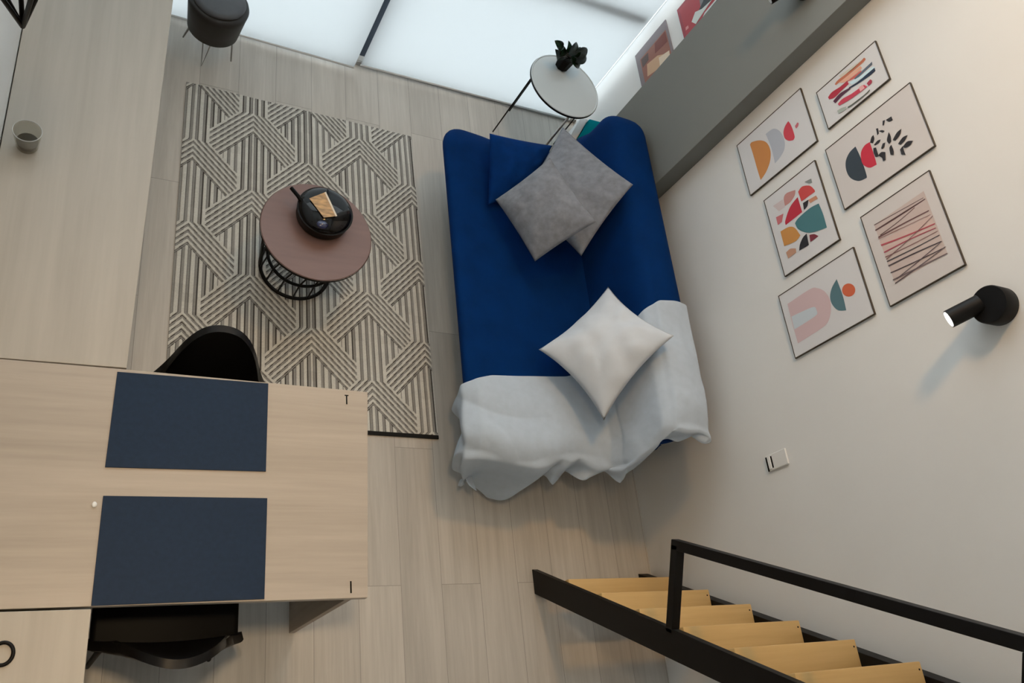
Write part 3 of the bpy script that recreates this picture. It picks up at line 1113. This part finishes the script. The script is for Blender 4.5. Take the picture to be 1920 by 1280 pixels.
def framed(y0, y1, z0, z1_, label, shapes, conv, paper='paper'):
    """Hangs on the right wall; y0<y1."""
    t = thing('framed_print', label, 'picture', (XW, (y0 + y1) / 2, z0), 0, 'framed prints on the right wall')
    dpt, fw = 0.010, 0.0028
    bm = bmesh.new()
    for a in ((y0, y1, z0, z0 + fw), (y0, y1, z1_ - fw, z1_), (y0, y0 + fw, z0 + fw, z1_ - fw), (y1 - fw, y1, z0 + fw, z1_ - fw)):
        bx(bm, XW - dpt, XW - 0.0005, a[0], a[1], a[2], a[3])
    obj('frame', bm, M['frame_wood'], t)
    xp = XW - dpt + 0.0018
    obj('mount', box(xp, XW - 0.001, y0 + fw, y1 - fw, z0 + fw, z1_ - fw), M[paper], t)
    bm, ms = print_mesh(shapes, xp, conv)
    obj('artwork', bm, ms, t)
    return t


def arc(c, r, a0, a1, n=14):
    return [(c[0] + r * math.cos(math.radians(a0 + (a1 - a0) * i / n)), c[1] + r * math.sin(math.radians(a0 + (a1 - a0) * i / n))) for i in range(n + 1)]


framed(2.124, 2.413, 1.236, 1.655, 'framed print of orange, pale grey and red half discs, hanging nearest the grey pillar', [
    ((203, 135, 72), [(185, 845), (200, 825), (260, 812), (310, 830), (338, 890), (335, 970), (305, 1050), (265, 1110), (240, 1030), (212, 930)], False),
    ((178, 182, 192), [(302, 765), (360, 725), (410, 745), (443, 810), (442, 880), (410, 940), (372, 985), (365, 950), (345, 870), (318, 800)], False),
    ((205, 62, 78), [(472, 668), (448, 705), (436, 750), (445, 795), (475, 815), (510, 810), (520, 785), (505, 730), (488, 690)], False),
    ((195, 105, 115), [(522, 705), (540, 678), (550, 682), (546, 706), (530, 724)], True)], z1)
framed(2.134, 2.331, 1.720, 2.038, 'small framed print of red, orange and navy brush strokes, topmost of the six', [
    ((205, 195, 180), [(850, 330), (1000, 225), (1050, 190), (1040, 230), (900, 340)], False),
    ((190, 110, 80), [(820, 392), (850, 355), (960, 275), (1040, 192), (1052, 200), (1040, 222), (950, 300), (830, 398)], False),
    ((226, 170, 145), [(850, 380), (960, 295), (1015, 255), (1025, 270), (985, 310), (900, 375)], False),
    ((205, 95, 85), [(905, 375), (985, 318), (1020, 285), (1012, 312), (960, 352)], False),
    ((90, 100, 115), [(965, 350), (1000, 315), (1060, 262), (1100, 222), (1102, 245), (1040, 300), (980, 358)], False),
    ((178, 35, 58), [(770, 490), (800, 450), (870, 405), (915, 365), (925, 390), (880, 430), (820, 490), (780, 505)], False),
    ((205, 228, 238), [(930, 380), (1020, 325), (1100, 262), (1125, 268), (1040, 335), (960, 390)], False),
    ((28, 42, 66), [(925, 415), (1000, 370), (1050, 325), (1118, 268), (1126, 290), (1080, 330), (1000, 385), (930, 425)], False),
    ((80, 30, 55), [(808, 518), (860, 460), (935, 415), (940, 425), (880, 475), (825, 535)], False),
    ((198, 62, 84), [(843, 540), (880, 500), (960, 455), (1040, 395), (1065, 410), (1000, 460), (920, 515), (855, 552)], False),
    ((225, 170, 170), [(1000, 415), (1030, 395), (1045, 420), (1012, 447)], False),
    ((165, 50, 72), [(1060, 385), (1085, 355), (1100, 362), (1098, 382), (1075, 404)], True),
    ((95, 98, 90), [(915, 562), (980, 520), (1060, 455), (1082, 430), (1078, 447), (1000, 515), (930, 566)], False),
    ((165, 172, 165), [(838, 590), (870, 570), (910, 558), (905, 580), (850, 612)], False)], z1)
leaves = []
for pts in ([(1085, 830), (1095, 790), (1110, 772), (1118, 800), (1108, 835)], [(1115, 845), (1140, 815), (1165, 805), (1155, 830), (1125, 850)],
            [(1130, 725), (1145, 720), (1152, 760), (1140, 775)], [(1150, 742), (1175, 735), (1195, 742), (1180, 755)],
            [(1180, 665), (1198, 660), (1190, 700), (1178, 700)], [(1202, 660), (1245, 632), (1256, 660), (1230, 672)],
            [(1212, 810), (1225, 750), (1240, 780), (1245, 820), (1228, 840)], [(1255, 810), (1285, 755), (1320, 725), (1310, 770), (1275, 815)],
            [(1295, 838), (1330, 790), (1368, 772), (1345, 815), (1315, 845)], [(1330, 860), (1365, 820), (1408, 815), (1385, 850), (1350, 868)],
            [(1168, 870), (1180, 835), (1200, 828), (1192, 860), (1175, 878)], [(1230, 870), (1245, 845), (1262, 890), (1262, 922), (1240, 920)],
            [(1310, 880), (1330, 855), (1340, 890), (1352, 920), (1320, 918)], [(1110, 870), (1130, 865), (1150, 930), (1128, 938), (1112, 905)],
            [(1145, 925), (1170, 900), (1200, 900), (1202, 960), (1182, 968), (1172, 935)]):
    leaves.append(((34, 28, 32), pts, True))
framed(1.760, 2.059, 1.676, 2.105, 'framed print of a dark and a red half disc with black leaves', [
    ((48, 58, 68), [(976, 858), (930, 905), (903, 970), (908, 1040), (940, 1095), (1000, 1117), (1058, 1095), (1061, 1080), (1040, 1010), (1010, 930)], False),
    ((198, 38, 62), [(1083, 825), (1045, 850), (1018, 900), (1020, 960), (1040, 1000), (1085, 1017), (1132, 995), (1133, 985), (1110, 905)], False)] + leaves, z1, 'paper_warm')
framed(1.657, 2.053, 1.302, 1.615, 'framed print of patchwork red, teal and orange petals in white lines', [
    ((205, 190, 190), [(175, 235), (240, 190), (255, 240), (215, 270)], False),
    ((190, 135, 130), [(247, 185), (265, 150), (325, 128), (320, 165), (290, 210), (255, 235)], False),
    ((200, 70, 68), [(343, 140), (370, 105), (420, 100), (450, 125), (455, 140), (365, 205)], False),
    ((185, 40, 60), [(340, 175), (370, 275), (260, 362), (258, 330), (290, 240)], False),
    ((200, 140, 110), [(410, 195), (462, 165), (474, 185), (425, 215)], False),
    ((35, 30, 36), [(375, 215), (412, 192), (405, 235), (382, 262)], False),
    ((70, 118, 125), [(480, 218), (420, 250), (345, 315), (322, 350), (345, 390), (400, 412), (460, 405), (535, 378), (510, 290)], False),
    ((196, 110, 115), [(195, 310), (245, 285), (235, 340), (208, 362)], False),
    ((200, 140, 72), [(225, 405), (280, 375), (320, 380), (358, 430), (325, 470), (250, 502)], False),
    ((32, 30, 36), [(400, 418), (415, 495), (350, 533), (355, 490), (375, 445)], False),
    ((120, 40, 55), [(418, 428), (450, 422), (478, 435), (425, 475)], False),
    ((190, 145, 120), [(262, 545), (290, 520), (328, 518), (330, 545), (277, 584)], False),
    ((125, 128, 125), [(385, 75), (430, 52), (436, 80), (410, 82)], False)], z2)


def stroke(p, q, w0, w1, bend=0.0):
    p, q = Vector((*p, 0)), Vector((*q, 0))
    d = q - p
    nrm = Vector((-d.y, d.x, 0)).normalized()
    a, b = [], []
    for i in range(9):
        k_ = i / 8
        c = p + d * k_ + nrm * (bend * math.sin(math.pi * k_))
        hw = (w0 + (w1 - w0) * k_) / 2
        a.append((c + nrm * hw).xy)
        b.append((c - nrm * hw).xy)
    return [tuple(v) for v in a + b[::-1]]


lines = [((196, 178, 172), [(850, 362), (1180, 135), (1338, 548), (990, 752)], False)]
for (p, q, c, w_, bd) in (((850, 362), (1178, 180), (105, 85, 85), 6, 0), ((858, 398), (1190, 188), (90, 62, 62), 9, 3), ((890, 430), (1120, 245), (95, 70, 68), 6, 5),
                          ((878, 445), (1215, 265), (110, 78, 78), 10, -3), ((878, 455), (1225, 292), (150, 110, 105), 5, 0), ((895, 497), (1255, 352), (176, 78, 88), 11, 4),
                          ((915, 545), (1262, 380), (165, 70, 85), 8, -6), ((925, 575), (1275, 400), (130, 90, 90), 5, 4), ((935, 605), (1285, 428), (60, 55, 62), 7, 3),
                          ((945, 635), (1300, 470), (70, 58, 62), 9, -4), ((960, 680), (1318, 512), (70, 55, 58), 7, 3), ((975, 728), (1338, 550), (115, 98, 98), 9, 0),
                          ((990, 750), (1325, 505), (95, 80, 82), 7, 3), ((930, 590), (1240, 300), (120, 85, 85), 5, 6), ((1000, 720), (1290, 480), (90, 75, 78), 6, 2)):
    lines.append((c, stroke(p, q, w_, w_ * 0.7, bd), False))
lines.insert(1, ((204, 178, 170), [(885, 470), (1225, 300), (1262, 380), (920, 545)], False))
framed(1.290, 1.689, 1.732, 2.053, 'framed print of tangled brown and red lines, nearest the black wall lamp', lines, z2, 'paper_warm')
framed(1.295, 1.594, 1.241, 1.662, 'framed print of a pink arch, teal half disc and orange dot, lowest of the six', [
    ((206, 180, 182), [(272, 888), (420, 790), (470, 782), (520, 805), (555, 860), (562, 930), (545, 1000), (500, 1050), (342, 1150), (310, 1040)], False),
    ((196, 205, 212), [(298, 972), (430, 912), (460, 912), (470, 940), (455, 970), (318, 1058)], False),
    ((84, 116, 125), [(600, 722), (568, 780), (556, 840), (570, 890), (610, 930), (664, 930), (640, 830)], False),
    ((205, 100, 66), arc((680, 795), 44, 0, 345, 22), False)], z2)

# two posters on the wall between the pillar and the window
def poster(y0, y1, z0, z1_, label, border, shapes):
    t = thing('wall_poster', label, 'poster', (XW, (y0 + y1) / 2, z0), 0, 'posters beside the window')
    obj('poster_board', box(XW - 0.008, XW - 0.0005, y0, y1, z0, z1_, 0.001), border, t)
    bm = bmesh.new()
    mats, keys = [], {}
    for li, (rgb, pts) in enumerate(shapes):
        if rgb not in keys:
            keys[rgb] = len(mats)
            mats.append(flat('%d_%d_%d' % rgb, rgb))
        fc = bm.faces.new([bm.verts.new((XW - 0.0085 - 0.0002 * li, y1 - a * (y1 - y0), z0 + b * (z1_ - z0))) for a, b in pts])
        fc.material_index = keys[rgb]
    bmesh.ops.triangulate(bm, faces=bm.faces[:])
    obj('artwork', bm, mats, t)


poster(3.13, 3.472, 0.690, 0.985, 'brown photo poster in a grey border beside the window, below the red one', flat('b1', (128, 118, 122)), [
    ((150, 96, 80), [(0.18, 0.12), (0.92, 0.12), (0.92, 0.95), (0.18, 0.95)]),
    ((205, 165, 130), [(0.40, 0.28), (0.62, 0.22), (0.70, 0.55), (0.58, 0.80), (0.46, 0.60)]),
    ((225, 205, 180), [(0.52, 0.62), (0.70, 0.60), (0.72, 0.90), (0.60, 0.92)]),
    ((120, 60, 50), [(0.20, 0.60), (0.38, 0.55), (0.42, 0.93), (0.20, 0.93)]),
    ((95, 75, 70), [(0.20, 0.15), (0.38, 0.15), (0.36, 0.35), (0.22, 0.38)])])
poster(3.13, 3.445, 1.082, 1.48, 'red poster with grey and white shapes beside the window, above the brown one', flat('b2', (152, 60, 72)), [
    ((168, 62, 70), [(0.05, 0.05), (0.95, 0.05), (0.95, 0.95), (0.05, 0.95)]),
    ((118, 118, 120), [(0.08, 0.60), (0.30, 0.42), (0.52, 0.40), (0.55, 0.95), (0.08, 0.95)]),
    ((48, 54, 56), [(0.34, 0.55), (0.48, 0.34), (0.56, 0.40), (0.50, 0.90), (0.38, 0.92)]),
    ((205, 212, 208), [(0.42, 0.30), (0.52, 0.20), (0.64, 0.26), (0.60, 0.38), (0.54, 0.62), (0.50, 0.42)]),
    ((200, 206, 204), [(0.62, 0.45), (0.70, 0.34), (0.66, 0.80), (0.60, 0.85)]),
    ((200, 206, 204), [(0.75, 0.45), (0.82, 0.40), (0.76, 0.85), (0.70, 0.85)]),
    ((52, 54, 58), [(0.66, 0.40), (0.70, 0.36), (0.66, 0.80), (0.64, 0.80)]),
    ((205, 140, 140), [(0.50, 0.08), (0.56, 0.07), (0.57, 0.13), (0.51, 0.13)])])

# ------------------------------------------------------------------ wall lamps and socket
def sconce(y, z, xwall, label, lit):
    t = thing('wall_spotlight', label, 'wall lamp', (xwall, y, z), 0, 'black wall spotlights')
    obj('base_drum', lathe(bmesh.new(), [(0, 0.0005), (0.062, 0.0005), (0.064, 0.003), (0.064, 0.060), (0.061, 0.064), (0, 0.064)], (xwall, y, z), 48, 'X'), M['black'], t, True, 40)
    ax = Vector((-0.59, -0.25, -0.76)).normalized()
    p0 = Vector((xwall - 0.068, y + 0.014, z - 0.045))
    pe = p0 + ax * 0.086
    bm = bmesh.new()
    tube(bm, [p0 - ax * 0.022, p0 - ax * 0.018, pe], 0.031, 32)
    obj('lamp_head', bm, M['black'], t, True, 40)
    bm = bmesh.new()
    tube(bm, [Vector((xwall - 0.03, y, z - 0.03)), p0 + ax * 0.01], 0.012, 12)
    obj('knuckle', bm, M['black'], t, True)
    bm = bmesh.new()
    tube(bm, [pe - ax * 0.004, pe + ax * 0.0012], 0.0265, 32)
    obj('bulb', bm, M['bulb'] if lit else M['white'], t, True, 40)
    if lit:
        lamp('wall_spotlight_light', 'SPOT', pe + ax * 0.01, 1.2, WARM, 0.025, pe + ax, spot_size=1.0, spot_blend=0.7)
    return t


sconce(1.100, 2.106, XW, 'black wall spotlight with round base, lit, beside the framed prints', True)
sconce(2.740, 1.900, 2.566, 'black wall spotlight on the grey pillar, cut by the top edge', False)

t = thing('wall_switch', 'small white switch plate low on the right wall below the prints', 'switch', (XW, 0.927, 1.0))
obj('plate', box(XW - 0.009, XW - 0.0005, 0.893, 0.962, 0.946, 1.064, 0.003), M['plaster'], t)
obj('rocker', box(XW - 0.013, XW - 0.009, 0.900, 0.955, 0.957, 0.972, 0.001), M['white'], t)
obj('slot', box(XW - 0.0095, XW - 0.0088, 0.902, 0.953, 0.974, 0.982), M['black_plastic'], t)
obj('lower_shadow_strip', box(XW - 0.0100, XW - 0.0088, 0.893, 0.956, 0.946, 0.954), M['black_plastic'], t)  # black strip standing in for the shade along the plate's lower edge

# ------------------------------------------------------------------ loft ladder
ld = thing('loft_ladder', 'steep black metal loft ladder with pine treads against the right wall', 'ladder', (2.3, 0.6, 0))
SLP = 0.4226            # run per rise


def yline(z, off=0.0):
    return 0.684 - SLP * z - off


def stringer(x0, x1, dy=0.0):
    ztop = 2.45
    pts = [(x0, yline(0) + dy, 0.001), (x0, yline(ztop) + dy, ztop), (x0, yline(ztop, 0.112) + dy, ztop), (x0, yline(0, 0.112) + dy, 0.001)]
    return prism(bmesh.new(), pts, (x1 - x0, 0, 0), 0.002)


obj('stringer', stringer(1.982, 2.014), M['black'], ld)
obj('stringer', stringer(2.586, 2.648, -0.03), M['black'], ld)
for i in range(9):
    z = 0.26 + 0.243 * i
    y = yline(z) + 0.015
    bm = box(2.015, 2.585, y - 0.118, y, z - 0.036, z, 0.004, 2)
    tr = obj('tread', bm, M['pine'], ld, True, 40)
    for sx_ in (2.03, 2.57):
        obj('screw', lathe(bmesh.new(), [(0, 0.0), (0.0035, 0.0), (0.003, 0.0012), (0, 0.0015)], (sx_, y - 0.025, z), 10), M['black'], tr)
d = Vector((0, SLP, 1)).normalized()
ev = Vector((0, -SLP, 1)).normalized()      # up along the ladder
pv = Vector((0, 1, SLP)).normalized()       # away from the ladder


def bar(a, b, hw, mname='black'):
    """Square bar of half width hw between a and b, in the ladder's plane."""
    a, b = Vector(a), Vector(b)
    t_ = (b - a).normalized()
    s_ = Vector((1, 0, 0))
    n_ = t_.cross(s_).normalized()
    return prism(bmesh.new(), [a + s_ * hw + n_ * hw, a - s_ * hw + n_ * hw, a - s_ * hw - n_ * hw, a + s_ * hw - n_ * hw], b - a, 0.002)


hwb = 0.018
xr = 2.000
p_low = Vector((xr, 0.287, 0.949)) - pv * 0.02
p_top = Vector((xr, 0.556, 1.062))
r_end = p_top + ev * 1.285
obj('rail_post', bar(p_low, p_top + pv * 0.0, hwb), M['black'], ld)
obj('handrail', bar(p_top - ev * hwb - pv * 0.0, r_end + ev * 0.25, hwb), M['black'], ld)
obj('rail_post', bar(r_end - pv * 0.30, r_end - pv * 0.018, hwb), M['black'], ld)

# ------------------------------------------------------------------ glass on the counter, pendant over it
gx, gy = -0.238, 1.962
t = thing('glass_tumbler', 'clear glass tumbler on the counter by the left wall', 'glass', (gx, gy, ZT))
obj('glass_body', lathe(bmesh.new(), [(0, ZT + 0.0005), (0.030, ZT + 0.0005), (0.033, ZT + 0.006), (0.044, ZT + 0.088), (0.0415, ZT + 0.088), (0.031, ZT + 0.014), (0, ZT + 0.012)], (gx, gy, 0), 40), M['glass'], t, True, 50)
obj('glass_rim', tube(bmesh.new(), ring_pts((gx, gy), 0.0428, ZT + 0.088, 40), 0.0016, 8, True), M['chrome'], t, True)
obj('dark_drink', lathe(bmesh.new(), [(0, ZT + 0.0125), (0.029, ZT + 0.0135), (0.033, ZT + 0.032), (0, ZT + 0.032)], (gx, gy, 0), 32), mat('dark_liquid', (0.03, 0.022, 0.008), 0.15), t, True, 50)

tipz = 2.0
tip = atz(42.5, 50, tipz)
t = thing('pendant_lamp', 'black wire diamond pendant lamp at the upper left corner', 'pendant lamp', tip)
hh, ww = 0.26, 0.115
rimc = tip + Vector((-0.028, 0.03, hh))
rim = [rimc + Vector((ww * math.cos(a), ww * math.sin(a), 0)) for a in [math.radians(20 + 72 * i) for i in range(5)]]
apex = rimc + Vector((0, 0, 0.16))
bm = bmesh.new()
for p in rim:
    tube(bm, [tip, p], 0.0048, 8)
    tube(bm, [p, apex], 0.0048, 8)
for p, q in zip(rim, rim[1:] + rim[:1]):
    tube(bm, [p, q], 0.0048, 8)
obj('wire_cage', bm, M['black'], t, True)
bm = lathe(bmesh.new(), [(0, 0.12), (0.018, 0.125), (0.045, 0.20), (0.060, 0.30), (0.02, 0.40), (0, 0.40)], tip + Vector((-0.020, 0.024, -0.02)), 24)
obj('inner_shade', bm, M['black'], t, True)
bm = tube(bmesh.new(), [apex, Vector((apex.x, apex.y, ZC))], 0.003, 8)
obj('cord', bm, M['black'], t, True)
